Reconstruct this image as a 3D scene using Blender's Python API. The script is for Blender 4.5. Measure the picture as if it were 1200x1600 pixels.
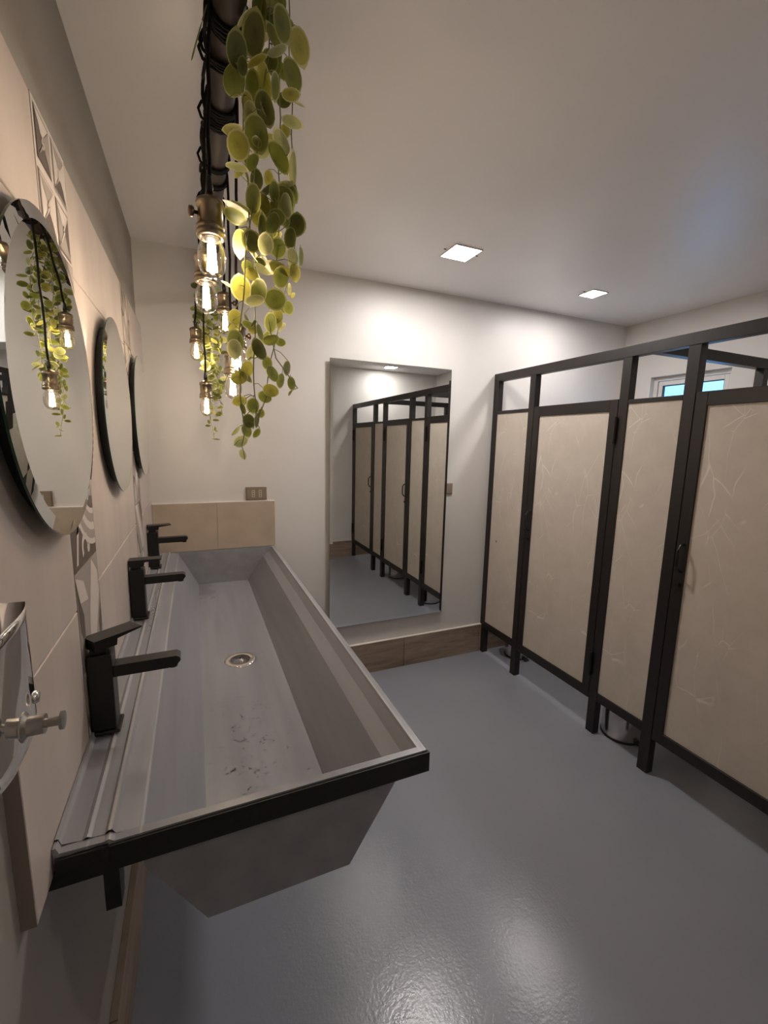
import bpy, bmesh, math, random
from mathutils import Vector, Matrix
C = bpy.context.scene
for o in list(bpy.data.objects): bpy.data.objects.remove(o)
COL = C.collection
PI = math.pi

# ------------------------------------------------------------------ camera
FPX = 681.366
CAMR = Vector((0.918377, -0.395104, 0.021830))     # image right
CAMD = Vector((-0.042564, -0.153482, -0.987234))   # image down
CAMF = Vector((0.393411, 0.905724, -0.157772))     # forward
CAMP = Vector((0, 0, 1.5))
cd = bpy.data.cameras.new('camera')
cam = bpy.data.objects.new('camera', cd)
COL.objects.link(cam)
M = Matrix.Identity(4)
for i in range(3):
    M[i][0] = CAMR[i]; M[i][1] = -CAMD[i]; M[i][2] = -CAMF[i]; M[i][3] = CAMP[i]
cam.matrix_world = M
cd.sensor_fit = 'HORIZONTAL'; cd.sensor_width = 36.0; cd.lens = FPX*36.0/1200.0
cd.clip_start = 0.01; cd.clip_end = 60
C.camera = cam

# ------------------------------------------------------------------ world, exposure, light levels
w = bpy.data.worlds.new('world'); C.world = w; w.use_nodes = True
bg = w.node_tree.nodes['Background']
bg.inputs[0].default_value = (0.20, 0.52, 1.0, 1); bg.inputs[1].default_value = 1.7
C.view_settings.view_transform = 'Standard'
C.view_settings.look = 'None'
C.view_settings.gamma = 1.0
C.view_settings.use_curve_mapping = False
C.view_settings.exposure = 0.76
PANEL_STRENGTH = 140.0          # ceiling panels
FILAMENT_STRENGTH = 150.0       # pendant bulbs
PANEL_COL = (1.0, 0.95, 0.92, 1)
BULB_COL = (1.0, 0.82, 0.64, 1)

# ------------------------------------------------------------------ materials
def mat(name):
    m = bpy.data.materials.new(name); m.use_nodes = True
    nt = m.node_tree; b = nt.nodes['Principled BSDF']
    return m, nt, b
def simple(name, col, rough=.5, metal=0.0, spec=.5, coat=0.0):
    m, nt, b = mat(name)
    b.inputs['Base Color'].default_value = (*col, 1)
    b.inputs['Roughness'].default_value = rough
    b.inputs['Metallic'].default_value = metal
    b.inputs['Specular IOR Level'].default_value = spec
    b.inputs['Coat Weight'].default_value = coat
    return m
def texco(nt, kind='Object', scale=(1, 1, 1), rot=(0, 0, 0)):
    t = nt.nodes.new('ShaderNodeTexCoord'); mp = nt.nodes.new('ShaderNodeMapping')
    mp.inputs['Scale'].default_value = scale; mp.inputs['Rotation'].default_value = rot
    nt.links.new(t.outputs[kind], mp.inputs['Vector'])
    return mp.outputs['Vector']
def noise(nt, vec, scale, detail=4, rough=.55, dist=0.0):
    n = nt.nodes.new('ShaderNodeTexNoise')
    n.inputs['Scale'].default_value = scale; n.inputs['Detail'].default_value = detail
    n.inputs['Roughness'].default_value = rough; n.inputs['Distortion'].default_value = dist
    nt.links.new(vec, n.inputs['Vector'])
    return n.outputs['Fac']
def ramp(nt, fac, stops):
    r = nt.nodes.new('ShaderNodeValToRGB')
    cr = r.color_ramp
    while len(cr.elements) < len(stops): cr.elements.new(.5)
    for e, (p, c) in zip(cr.elements, stops):
        e.position = p; e.color = (*c, 1) if len(c) == 3 else c
    nt.links.new(fac, r.inputs['Fac'])
    return r.outputs['Color']
def mixc(nt, fac, a, b, mode='MIX'):
    x = nt.nodes.new('ShaderNodeMix'); x.data_type = 'RGBA'; x.blend_type = mode
    for sock, v in ((x.inputs[0], fac), (x.inputs[6], a), (x.inputs[7], b)):
        if isinstance(v, (int, float)): sock.default_value = v
        elif isinstance(v, tuple): sock.default_value = (*v, 1) if len(v) == 3 else v
        else: nt.links.new(v, sock)
    return x.outputs[2]
def bump(nt, b, h, strength=.2, dist=.002):
    n = nt.nodes.new('ShaderNodeBump')
    n.inputs['Strength'].default_value = strength; n.inputs['Distance'].default_value = dist
    nt.links.new(h, n.inputs['Height']); nt.links.new(n.outputs['Normal'], b.inputs['Normal'])
def noisy(name, c1, c2, scale=3, rough=.5, bmp=.05, bscale=60, spec=.5, stretch=(1, 1, 1), lo=.35, hi=.65, r2=None, metal=0, coord='Object'):
    m, nt, b = mat(name)
    v = texco(nt, coord, stretch)
    nt.links.new(ramp(nt, noise(nt, v, scale, 6), [(lo, c1), (hi, c2)]), b.inputs['Base Color'])
    b.inputs['Roughness'].default_value = rough
    b.inputs['Specular IOR Level'].default_value = spec
    b.inputs['Metallic'].default_value = metal
    if r2 is not None:
        nt.links.new(ramp(nt, noise(nt, v, scale*4, 5), [(.3, (rough,)*3), (.7, (r2,)*3)]), b.inputs['Roughness'])
    if bmp: bump(nt, b, noise(nt, v, bscale, 3), bmp)
    return m

M_WHITE = noisy('wall_white_paint', (.63, .605, .58), (.67, .645, .62), 2, .45, .10, 45)
M_CEIL = noisy('ceiling_paint', (.83, .805, .80), (.86, .84, .835), 1.5, .36, .05, 30, spec=.6)
M_TAUPE = noisy('left_wall_grey_paint', (.27, .245, .215), (.31, .28, .245), 2, .5, .10, 45)
M_GROUT = simple('pale_grout', (.62, .52, .45), .7)
M_TILE = noisy('beige_stone_tile', (.455, .390, .350), (.535, .465, .420), 3, .38, .03, 30, stretch=(1, 3, .6), lo=.3, hi=.7)
M_SPLASH = noisy('warm_beige_splash_tile', (.40, .325, .25), (.50, .41, .325), 6, .4, .03, 30, lo=.3, hi=.7)
M_CAP = simple('tile_edge_white', (.78, .73, .66), .5)
M_FRAME = noisy('dark_bronze_metal', (.012, .0085, .0078), (.017, .0118, .011), 8, .42, .06, 120)
M_BLACK = simple('black_matt', (.004, .0036, .0036), .36)
M_BLACKIRON = noisy('black_painted_iron', (.004, .004, .004), (.008, .007, .007), 14, .5, .5, 50)
M_CHROME = simple('chrome', (.78, .76, .74), .045, 1.0)
M_STEEL = simple('brushed_steel', (.62, .60, .58), .2, 1.0)
M_MIRROR = simple('mirror_silver', (.86, .88, .86), 0.0, 1.0)
M_EDGE = simple('mirror_glass_edge', (.02, .07, .045), .15)
M_BRASS = simple('antique_brass', (.31, .25, .175), .28, 1.0)
M_BRASSD = simple('dark_antique_brass', (.22, .145, .095), .35, 1.0)
M_CORD = simple('black_cord', (.006, .005, .005), .8, spec=.2)
M_PIPE = noisy('painted_dark_pipe', (.034, .023, .019), (.046, .032, .027), 8, .6, .05, 80, spec=.25)
M_OUTLET = simple('champagne_outlet_plate', (.30, .235, .175), .35, .35)
M_OUTIN = simple('outlet_insert', (.50, .42, .33), .4)
M_UPVC = simple('white_upvc_frame', (.68, .66, .64), .35)
M_GASKET = simple('black_gasket', (.01, .01, .012), .5)
M_KNOB = simple('grey_metal_knob', (.5, .48, .46), .25, 1.0)

def emis(name, col, s):
    m = bpy.data.materials.new(name); m.use_nodes = True; nt = m.node_tree
    nt.nodes.clear(); e = nt.nodes.new('ShaderNodeEmission'); o = nt.nodes.new('ShaderNodeOutputMaterial')
    e.inputs[0].default_value = col; e.inputs[1].default_value = s
    nt.links.new(e.outputs[0], o.inputs[0]); return m
M_PANEL = emis('lit_panel_diffuser', PANEL_COL, PANEL_STRENGTH)
M_FIL = emis('lit_filament', BULB_COL, FILAMENT_STRENGTH)

def thin_glass(name, tint, gloss=.12, rough=.0):
    m = bpy.data.materials.new(name); m.use_nodes = True; nt = m.node_tree; nt.nodes.clear()
    t = nt.nodes.new('ShaderNodeBsdfTransparent'); t.inputs[0].default_value = (*tint, 1)
    g = nt.nodes.new('ShaderNodeBsdfGlossy'); g.inputs['Roughness'].default_value = rough
    lw = nt.nodes.new('ShaderNodeLayerWeight'); lw.inputs['Blend'].default_value = gloss
    mx = nt.nodes.new('ShaderNodeMixShader'); o = nt.nodes.new('ShaderNodeOutputMaterial')
    nt.links.new(lw.outputs['Facing'], mx.inputs[0]); nt.links.new(t.outputs[0], mx.inputs[1])
    nt.links.new(g.outputs[0], mx.inputs[2]); nt.links.new(mx.outputs[0], o.inputs[0])
    return m
M_GLASS = thin_glass('bulb_glass', (1.0, .95, .86), .35, .03)
M_PANE = thin_glass('window_glass', (.97, .98, 1.0), .12)

# floor: grey-blue epoxy with a slightly rippled gloss
def floor_mat():
    m, nt, b = mat('blue_grey_epoxy')
    v = texco(nt, 'Object')
    base = ramp(nt, noise(nt, v, 1.3, 6, .6), [(.3, (.255, .262, .300)), (.7, (.285, .292, .333))])
    b.inputs['Specular IOR Level'].default_value = .55
    nt.links.new(base, b.inputs['Base Color'])
    b.inputs['Roughness'].default_value = .235
    a = nt.nodes.new('ShaderNodeMath'); a.operation = 'ADD'
    nt.links.new(noise(nt, v, 22, 3, .6), a.inputs[0]); nt.links.new(noise(nt, v, 110, 2, .6), a.inputs[1])
    bump(nt, b, a.outputs[0], .5, .0011)
    return m
M_FLOOR = floor_mat()

def sink_mat():
    m, nt, b = mat('sink_grey_painted_steel')
    v = texco(nt, 'Object')
    vs = texco(nt, 'Object', (6, .5, 6))
    base = ramp(nt, noise(nt, vs, 3, 2, .5), [(.3, (.225, .226, .246)), (.7, (.285, .283, .302))])
    # pale streaks on the folded creases: gloss highlights painted into the base colour
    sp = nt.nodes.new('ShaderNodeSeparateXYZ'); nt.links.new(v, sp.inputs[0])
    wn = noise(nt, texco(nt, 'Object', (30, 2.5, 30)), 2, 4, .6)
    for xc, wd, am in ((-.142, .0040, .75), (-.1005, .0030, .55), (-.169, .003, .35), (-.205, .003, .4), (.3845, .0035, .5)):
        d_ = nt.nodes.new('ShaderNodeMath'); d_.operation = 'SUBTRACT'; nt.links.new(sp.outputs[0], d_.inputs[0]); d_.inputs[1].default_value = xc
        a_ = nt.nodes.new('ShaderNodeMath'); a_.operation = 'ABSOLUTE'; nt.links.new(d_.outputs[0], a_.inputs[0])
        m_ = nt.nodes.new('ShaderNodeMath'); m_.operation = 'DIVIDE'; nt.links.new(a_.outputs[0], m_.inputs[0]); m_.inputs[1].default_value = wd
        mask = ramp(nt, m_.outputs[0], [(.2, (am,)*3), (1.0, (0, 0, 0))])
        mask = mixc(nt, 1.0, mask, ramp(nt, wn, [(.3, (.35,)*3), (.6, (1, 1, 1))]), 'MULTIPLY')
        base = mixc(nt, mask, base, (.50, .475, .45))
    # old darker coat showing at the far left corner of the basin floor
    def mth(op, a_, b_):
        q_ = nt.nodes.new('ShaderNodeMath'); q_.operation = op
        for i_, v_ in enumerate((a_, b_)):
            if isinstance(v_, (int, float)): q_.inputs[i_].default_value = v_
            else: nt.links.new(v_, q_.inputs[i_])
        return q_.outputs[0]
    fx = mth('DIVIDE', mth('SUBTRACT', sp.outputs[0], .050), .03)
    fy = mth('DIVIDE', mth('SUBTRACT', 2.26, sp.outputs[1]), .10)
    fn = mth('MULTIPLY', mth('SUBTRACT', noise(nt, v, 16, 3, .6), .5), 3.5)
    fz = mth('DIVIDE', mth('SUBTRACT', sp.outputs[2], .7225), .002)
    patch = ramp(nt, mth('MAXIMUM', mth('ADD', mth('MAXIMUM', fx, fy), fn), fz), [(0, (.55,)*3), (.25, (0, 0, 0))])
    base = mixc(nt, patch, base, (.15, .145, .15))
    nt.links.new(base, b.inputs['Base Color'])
    b.inputs['Roughness'].default_value = .32
    bump(nt, b, noise(nt, v, 40, 3, .6), .25, .0003)
    return m
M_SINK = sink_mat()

def wood_mat():
    m, nt, b = mat('wood_look_baseboard_tile')
    v = texco(nt, 'Object', (1.2, 1.2, 9))
    n = noise(nt, v, 3.2, 7, .65, .6)
    nt.links.new(ramp(nt, n, [(.28, (.17, .115, .080)), (.5, (.29, .215, .16)), (.72, (.38, .30, .235))]), b.inputs['Base Color'])
    b.inputs['Roughness'].default_value = .45
    bump(nt, b, n, .1)
    return m
M_WOOD = wood_mat()

def marble_mat():
    m, nt, b = mat('cream_marble_laminate')
    v = texco(nt, 'Object')
    base = ramp(nt, noise(nt, v, 7, 8, .7), [(.3, (.50, .435, .37)), (.7, (.58, .51, .44))])
    nd = nt.nodes.new('ShaderNodeTexNoise'); nd.inputs['Scale'].default_value = 2.2; nd.inputs['Detail'].default_value = 3
    nt.links.new(v, nd.inputs['Vector'])
    va = nt.nodes.new('ShaderNodeVectorMath'); va.operation = 'MULTIPLY_ADD'
    nt.links.new(nd.outputs['Color'], va.inputs[0]); va.inputs[1].default_value = (.12,)*3; nt.links.new(v, va.inputs[2])
    out = base
    for sc, off, th in ((3.6, (0, 0, 0), .008), (6.0, (3.1, 1.2, .4), .008), (4.6, (1.7, 5.2, 2.4), .007)):
        mp = nt.nodes.new('ShaderNodeMapping'); mp.inputs['Location'].default_value = off; mp.inputs['Rotation'].default_value = (.5+off[0]*.3, 0, 0)
        mp.inputs['Scale'].default_value = (1, 1.5, .55)
        nt.links.new(va.outputs[0], mp.inputs['Vector'])
        vo = nt.nodes.new('ShaderNodeTexVoronoi'); vo.feature = 'DISTANCE_TO_EDGE'; vo.inputs['Scale'].default_value = sc
        nt.links.new(mp.outputs[0], vo.inputs['Vector'])
        line = ramp(nt, vo.outputs['Distance'], [(0, (1, 1, 1)), (th, (0, 0, 0))])
        msk = ramp(nt, noise(nt, mp.outputs[0], 4.5, 2), [(.54, (0, 0, 0)), (.61, (.55,)*3)])
        mu = mixc(nt, 1.0, line, msk, 'MULTIPLY')
        out = mixc(nt, mu, out, (.86, .80, .72))
    nt.links.new(out, b.inputs['Base Color'])
    b.inputs['Roughness'].default_value = .5
    return m
M_MARBLE = marble_mat()

def leaf_mat(name, inner, outer, rim, trans=.35):
    m = bpy.data.materials.new(name); m.use_nodes = True; nt = m.node_tree
    b = nt.nodes['Principled BSDF']; out = nt.nodes['Material Output']
    tc = nt.nodes.new('ShaderNodeTexCoord'); mp = nt.nodes.new('ShaderNodeMapping')
    mp.inputs['Location'].default_value = (0, -.5, 0)
    mp.inputs['Scale'].default_value = (1.12, 1, 0)
    nt.links.new(tc.outputs['Object'], mp.inputs['Vector'])
    ln = nt.nodes.new('ShaderNodeVectorMath'); ln.operation = 'LENGTH'; nt.links.new(mp.outputs[0], ln.inputs[0])
    col = ramp(nt, ln.outputs['Value'], [(.05, inner), (.30, outer), (.415, outer), (.455, rim)])
    n = noise(nt, tc.outputs['Object'], 5, 3)
    edge = ramp(nt, ln.outputs['Value'], [(.38, (1, 1, 1)), (.42, (0, 0, 0))])
    col = mixc(nt, mixc(nt, 1.0, ramp(nt, n, [(.42, (0, 0, 0)), (.62, (.6,)*3)]), edge, 'MULTIPLY'), col, outer)
    nt.links.new(col, b.inputs['Base Color']); b.inputs['Roughness'].default_value = .42
    tr = nt.nodes.new('ShaderNodeBsdfTranslucent'); nt.links.new(col, tr.inputs[0])
    mx = nt.nodes.new('ShaderNodeMixShader'); mx.inputs[0].default_value = trans
    nt.links.new(b.outputs[0], mx.inputs[1]); nt.links.new(tr.outputs[0], mx.inputs[2]); nt.links.new(mx.outputs[0], out.inputs[0])
    return m
LEAFM = {
 'd': leaf_mat('leaf_dark', (.080, .092, .022), (.125, .135, .032), (.36, .36, .12), .22),
 'g': leaf_mat('leaf_green', (.150, .175, .030), (.23, .25, .045), (.50, .50, .19), .32),
 'y': leaf_mat('leaf_yellow_green', (.28, .27, .042), (.41, .38, .068), (.60, .57, .26), .38),
 'p': leaf_mat('leaf_pale', (.36, .37, .13), (.47, .47, .21), (.72, .69, .42), .4)}
M_STEM = simple('vine_stem', (.22, .22, .09), .5)

# ------------------------------------------------------------------ mesh helpers
def obj(name, bm, m, parent=None, smooth=False, loc=None):
    bmesh.ops.recalc_face_normals(bm, faces=bm.faces[:])
    me = bpy.data.meshes.new(name); bm.to_mesh(me); bm.free()
    for x in (m if isinstance(m, (list, tuple)) else [m]): me.materials.append(x)
    if smooth:
        for p in me.polygons: p.use_smooth = True
    o = bpy.data.objects.new(name, me); COL.objects.link(o)
    if parent: o.parent = parent
    if loc is not None: o.location = loc
    return o
def empty(name, loc=(0, 0, 0), rz=0):
    o = bpy.data.objects.new(name, None); COL.objects.link(o); o.location = loc; o.rotation_euler = (0, 0, rz)
    o.empty_display_size = .05
    return o
def tag(o, label=None, cat=None, group=None, kind=None):
    if label: o['label'] = label
    if cat: o['category'] = cat
    if group: o['group'] = group
    if kind: o['kind'] = kind
    return o
def struct(o): o['kind'] = 'structure'; return o
def NB(): return bmesh.new()
def box(bm, x0, x1, y0, y1, z0, z1, bev=0, mi=0):
    if bev:
        t = bmesh.new(); box(t, x0, x1, y0, y1, z0, z1)
        bmesh.ops.bevel(t, geom=t.edges[:], offset=bev, segments=1, affect='EDGES', clamp_overlap=True)
        merge(bm, t); return bm
    vs = [bm.verts.new((x, y, z)) for x in (x0, x1) for y in (y0, y1) for z in (z0, z1)]
    for f in ((0, 1, 3, 2), (4, 6, 7, 5), (0, 4, 5, 1), (2, 3, 7, 6), (0, 2, 6, 4), (1, 5, 7, 3)):
        q = bm.faces.new([vs[i] for i in f]); q.material_index = mi
    return bm
def merge(bm, t, mtx=None):
    if mtx is not None: bmesh.ops.transform(t, matrix=mtx, verts=t.verts[:])
    mp = {v: bm.verts.new(v.co) for v in t.verts}
    for f in t.faces:
        try:
            g = bm.faces.new([mp[v] for v in f.verts]); g.material_index = f.material_index; g.smooth = f.smooth
        except ValueError: pass
    t.free(); return bm
def lathe(bm, prof, n=24, mtx=None, cap=True):
    t = bmesh.new(); rings = []
    for r, z in prof:
        if r < 1e-6: rings.append([t.verts.new((0, 0, z))])
        else: rings.append([t.verts.new((r*math.cos(2*PI*k/n), r*math.sin(2*PI*k/n), z)) for k in range(n)])
    for a, b in zip(rings, rings[1:]):
        for k in range(n):
            k2 = (k+1) % n
            if len(a) == 1 and len(b) == 1: continue
            if len(a) == 1: t.faces.new((a[0], b[k], b[k2]))
            elif len(b) == 1: t.faces.new((a[k], a[k2], b[0]))
            else: t.faces.new((a[k], a[k2], b[k2], b[k]))
    if cap:
        for r in (rings[0], rings[-1]):
            if len(r) > 2: t.faces.new(r)
    return merge(bm, t, mtx)
def tube(bm, pts, r, n=8, cap=True):
    pts = [Vector(p) for p in pts]; prev = None; rings = []
    for i, p in enumerate(pts):
        d = (pts[min(i+1, len(pts)-1)]-pts[max(i-1, 0)])
        if d.length < 1e-9: d = Vector((0, 0, 1))
        d.normalize()
        if prev is None: u = d.orthogonal().normalized()
        else:
            u = prev - d*prev.dot(d)
            u = u.normalized() if u.length > 1e-6 else d.orthogonal().normalized()
        prev = u; v = d.cross(u); rr = r[i] if isinstance(r, (list, tuple)) else r
        rings.append([bm.verts.new(p+(u*math.cos(2*PI*k/n)+v*math.sin(2*PI*k/n))*rr) for k in range(n)])
    for a, b in zip(rings, rings[1:]):
        for k in range(n): bm.faces.new((a[k], a[(k+1) % n], b[(k+1) % n], b[k]))
    if cap: bm.faces.new(rings[0][::-1]); bm.faces.new(rings[-1])
    return bm
def prism(bm, poly, axis, a, b, mi=0, caps=True):
    """poly in the other two coordinates, extruded along axis from a to b"""
    def P(u, v, w_):
        return {'x': (w_, u, v), 'y': (u, w_, v), 'z': (u, v, w_)}[axis]
    A = [bm.verts.new(P(u, v, a)) for u, v in poly]; B = [bm.verts.new(P(u, v, b)) for u, v in poly]
    n = len(poly)
    for i in range(n):
        f = bm.faces.new((A[i], A[(i+1) % n], B[(i+1) % n], B[i])); f.material_index = mi
    for r in ((A, B) if caps else ()):
        f = bm.faces.new(r); f.material_index = mi
    return bm
def part(name, m, parent, *boxes, bev=0, smooth=False):
    bm = NB()
    for b in boxes: box(bm, *b, bev=bev)
    return obj(name, bm, m, parent, smooth)

# ------------------------------------------------------------------ room shell
XL, XT, XR, YB, YF, ZC = -.23, -.212, 3.07, 2.493, -.44, 2.412
o = part('floor', M_FLOOR, None, (XL-.1, XR+.12, YF-.1, YB+.1, -.1, 0)); struct(o)
o = part('ceiling', M_CEIL, None, (XL-.1, XR+.12, YF-.1, YB+.1, ZC, ZC+.1)); ceiling = struct(o)
wall_left = struct(part('wall_left', M_TAUPE, None, (XL-.1, XL, YF-.1, YB+.1, 0, ZC)))
wall_back = struct(part('wall_back', M_WHITE, None, (XL, XR, YB, YB+.1, 0, ZC)))
wall_front = struct(part('wall_front', M_WHITE, None, (XL, XR, YF-.1, YF, 0, ZC)))
WY0, WY1, WZ0, WZ1 = 1.725, 2.252, 1.55, 2.006
wall_right = struct(part('wall_right', M_WHITE, None, (XR, XR+.12, YF-.1, WY0, 0, ZC), (XR, XR+.12, WY1, YB+.1, 0, ZC),
     (XR, XR+.12, WY0, WY1, 0, WZ0), (XR, XR+.12, WY0, WY1, WZ1, ZC)))

# window high on the right wall
bm = NB()
fx0, fx1 = XR+.040, XR+.090
t_ = .028
for b in ((fx0, fx1, WY0, WY0+t_, WZ0, WZ1), (fx0, fx1, WY1-t_, WY1, WZ0, WZ1), (fx0, fx1, WY0+t_, WY1-t_, WZ0, WZ0+t_), (fx0, fx1, WY0+t_, WY1-t_, WZ1-t_, WZ1)):
    box(bm, *b)
win = struct(obj('window_1', bm, M_UPVC))
bm = NB(); s0, s1, q = WY0+t_+.003, WY1-t_-.003, .030
z0, z1 = WZ0+t_+.003, WZ1-t_-.003
for b in ((fx0+.006, fx1-.012, s0, s0+q, z0, z1), (fx0+.006, fx1-.012, s1-q, s1, z0, z1), (fx0+.006, fx1-.012, s0+q, s1-q, z0, z0+q), (fx0+.006, fx1-.012, s0+q, s1-q, z1-q, z1)):
    box(bm, *b, bev=.002)
obj('window_sash', bm, M_UPVC, win)
bm = NB(); g = .005
for b in ((s0+q, s0+q+g, z0+q, z1-q), (s1-q-g, s1-q, z0+q, z1-q)): box(bm, fx0+.012, fx1-.02, b[0], b[1], b[2], b[3])
for b in ((z0+q, z0+q+g), (z1-q-g, z1-q)): box(bm, fx0+.012, fx1-.02, s0+q+g, s1-q-g, b[0], b[1])
obj('gasket', bm, M_GASKET, win)
part('pane', M_PANE, win, (fx0+.020, fx0+.024, s0+q+g, s1-q-g, z0+q+g, z1-q-g))

# ---- tiles on the left wall (parts of the wall)
TY0, TY1 = .606, YB-.001
TZ0, TZJ1, TZJ2, TZ1 = .872, 1.178, 1.820, 2.028
S1, S2 = (.931, 1.128), (1.842, 2.040)
part('grout', M_GROUT, wall_left, (XL, XT-.0030, TY0+.002, TY1, TZ0+.002, TZ1-.002))
G = .0015
for (a, b) in ((TY0, S1[0]), (S1[1], S2[0]), (S2[1], TY1)):
    for (c, d) in ((TZ0, TZJ1), (TZJ1, TZJ2), (TZJ2, TZ1)):
        part('tile', M_TILE, wall_left, (XL+.001, XT, a+(G if a != TY0 else 0), b-(G if b != TY1 else 0), c+G, d-G), bev=.0012)

part('tile_edge_shade', simple('shaded_edge_brown', (.22, .17, .145), .7), wall_left, (XL, XT-.0008, TY0-.0008, TY0-.0001, TZ0, TZ1))  # thin strip over the near tile ends, their shade put into its brown

# ---- patterned tiles: coplanar printed shapes built as inlaid polygons, y to the right, z up, unit square
PC = [simple('print_dark', (.10, .075, .063), .4), simple('print_grey', (.33, .285, .255), .4), simple('print_light', (.60, .535, .49), .4)]
def poly_face(bm, pts, mi, lvl, y0, z0, s, sz):
    x = XT+.00025*lvl
    vs = [bm.verts.new((x, y0+u*s, z0+v*sz)) for u, v in pts]
    f = bm.faces.new(vs); f.material_index = mi
def pat_star(bm, P):
    P([(0, 0), (1, 0), (1, 1), (0, 1)], 2, 1)
    for i in (0, 1):
        for j in (0, 1):
            def Q(pts, mi, l): P([(.5*i+.5*(.06+.88*u), .5*j+.5*(.06+.88*v)) for u, v in pts], mi, l)
            first = (i, j) == (0, 1)
            if not first: Q([(-.02, -.02), (1.0, -.02), (1.0, 1.0), (-.02, 1.0)], 0 if i == 0 or j == 0 else 1, 2)
            Q([(.04, .04), (.97, .04), (.97, .97), (.04, .97)], 1 if not first else 0, 3)
            if not first: Q([(.07, .10), (.97, .10), (.97, .97), (.07, .97)], 2 if j == i else 1, 4)
            lens = [(.07+.86*t/8, .07+.34*math.sin(PI*t/8)) for t in range(9)]     # along the bottom side
            cols = [0, 1, 2, 0] if first else ([1, 0, 2, 1] if (i+j) % 2 else [0, 2, 1, 2])
            for k in range(4):
                pts = lens
                for _ in range(k): pts = [(1-v, u) for u, v in pts]
                Q(pts, cols[k], 5)
            Q([(.5, .36), (.60, .5), (.5, .64), (.40, .5)], 2 if first or j else 0, 6)
            Q([(.10, .10), (.5, .42), (.58, .5), (.5, .5)], 1 if first else 2, 7)
            Q([(.90, .90), (.5, .58), (.42, .5), (.5, .5)], 1 if first else 2, 7)
def ring(P, cx, cy, r0, r1, a0, a1, mi, l, n=10):
    A = []
    for k in range(n+1):
        a = a0+(a1-a0)*k/n; A.append((cx+r1*math.cos(a), cy+r1*math.sin(a)))
    for k in range(n, -1, -1):
        a = a0+(a1-a0)*k/n; A.append((cx+r0*math.cos(a), cy+r0*math.sin(a)))
    A = [(min(max(u, .01), .99), min(max(v, .01), .99)) for u, v in A]
    for k in range(n):   # strip of quads
        q4 = [A[k], A[k+1], A[2*n-k], A[2*n+1-k]]
        if abs((q4[0][0]-q4[2][0])*(q4[1][1]-q4[3][1])-(q4[1][0]-q4[3][0])*(q4[0][1]-q4[2][1])) > 1e-5: P(q4, mi, l)
def pat_swirl(bm, P):
    P([(0, 0), (1, 0), (1, 1), (0, 1)], 0, 1)
    for r0, r1, mi in ((.84, .90, 2), (.74, .84, 1), (.66, .74, 2), (.56, .66, 1), (.50, .56, 2)):
        ring(P, 1.0, 1.0, r0, r1, PI, 1.5*PI, mi, 2)
    ring(P, .98, .98, .0, .34, PI, 1.5*PI, 1, 2)
    ring(P, .72, .80, .10, .17, .1*PI, 1.5*PI, 2, 3)
    ring(P, .20, .50, .09, .16, -.5*PI, .9*PI, 2, 3)
    ring(P, .50, .16, .08, .15, 0, 1.2*PI, 2, 3)
    ring(P, .23, .62, .0, .06, 0, 2*PI, 2, 3); ring(P, .64, .13, .0, .06, 0, 2*PI, 2, 3)
    P([(.10, .05), (.17, .05), (.30, .42), (.22, .42)], 2, 3)
def pat_geo(bm, P):
    P([(0, 0), (1, 0), (1, 1), (0, 1)], 1, 1)
    P([(0, .97), (.30, .86), (.44, .62), (.12, .68)], 2, 2)
    P([(0.0, .94), (.12, .68), (.22, .52), (.20, .20), (.04, .42)], 0, 2)
    P([(.70, .99), (.94, .80), (.97, .55), (.60, .0), (.38, .0), (.45, .4)], 2, 2)
    P([(.98, .42), (.98, .12), (.84, .0), (.84, .22)], 0, 2)
    P([(.84, .0), (.66, .0), (.80, .12)], 2, 3)
def pat_diamond(bm, P):
    P([(0, 0), (1, 0), (1, 1), (0, 1)], 1, 1)
    for cx, cy, a, b, mi in ((.5, .5, .16, .2, 2), (.2, .82, .07, .2, 0), (.78, .82, .07, .2, 2), (.22, .18, .07, .2, 2), (.8, .18, .07, .2, 0), (.5, .9, .05, .12, 0)):
        P([(cx-a, cy), (cx, cy-b), (cx+a, cy), (cx, cy+b)], mi, 2)
    P([(.0, .40), (.30, .50), (.0, .60)], 0, 2); P([(1, .42), (.72, .5), (1, .58)], 0, 2)
def pat_band(bm, P):
    P([(0, 0), (1, 0), (1, 1), (0, 1)], 1, 1)
    P([(.0, 1), (.30, 1), (1, .18), (1, .0), (.72, 0)], 2, 2)
    P([(.55, 1), (.80, 1), (1, .78), (1, .5)], 0, 2)
    P([(.0, .55), (.35, .0), (.0, 0)], 0, 2); P([(.0, .40), (.20, .0), (.0, 0)], 2, 3)
HS = .196
def ptile(y0, y1, z0, z1, pat):
    bm = NB(); e = .001
    box(bm, XL+.001, XT, y0+e, y1-e, z0+e, z1-e, mi=1)
    P = lambda pts, mi, l: poly_face(bm, pts, mi, l, y0+e, z0+e, (y1-y0)-2*e, (z1-z0)-2*e)
    pat(bm, P)
    me_o = obj('patterned_tile', bm, PC, wall_left)
    me_o['label'] = 'grey and white patterned square tile'
    # printed faces must face the room
    for p in me_o.data.polygons: pass
zs = [2.030-HS*k for k in range(7)]
p1 = [pat_star, pat_band, pat_diamond, pat_swirl, pat_geo, pat_band]
p2 = [pat_diamond, pat_swirl, pat_star, pat_diamond, pat_band, pat_geo]
for k in range(6):
    z1 = zs[k]; z0 = zs[k+1] if k < 5 else TZ0
    ptile(S1[0], S1[1], z0, z1, p1[k]); ptile(S2[0], S2[1], z0, z1, p2[k])

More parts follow.
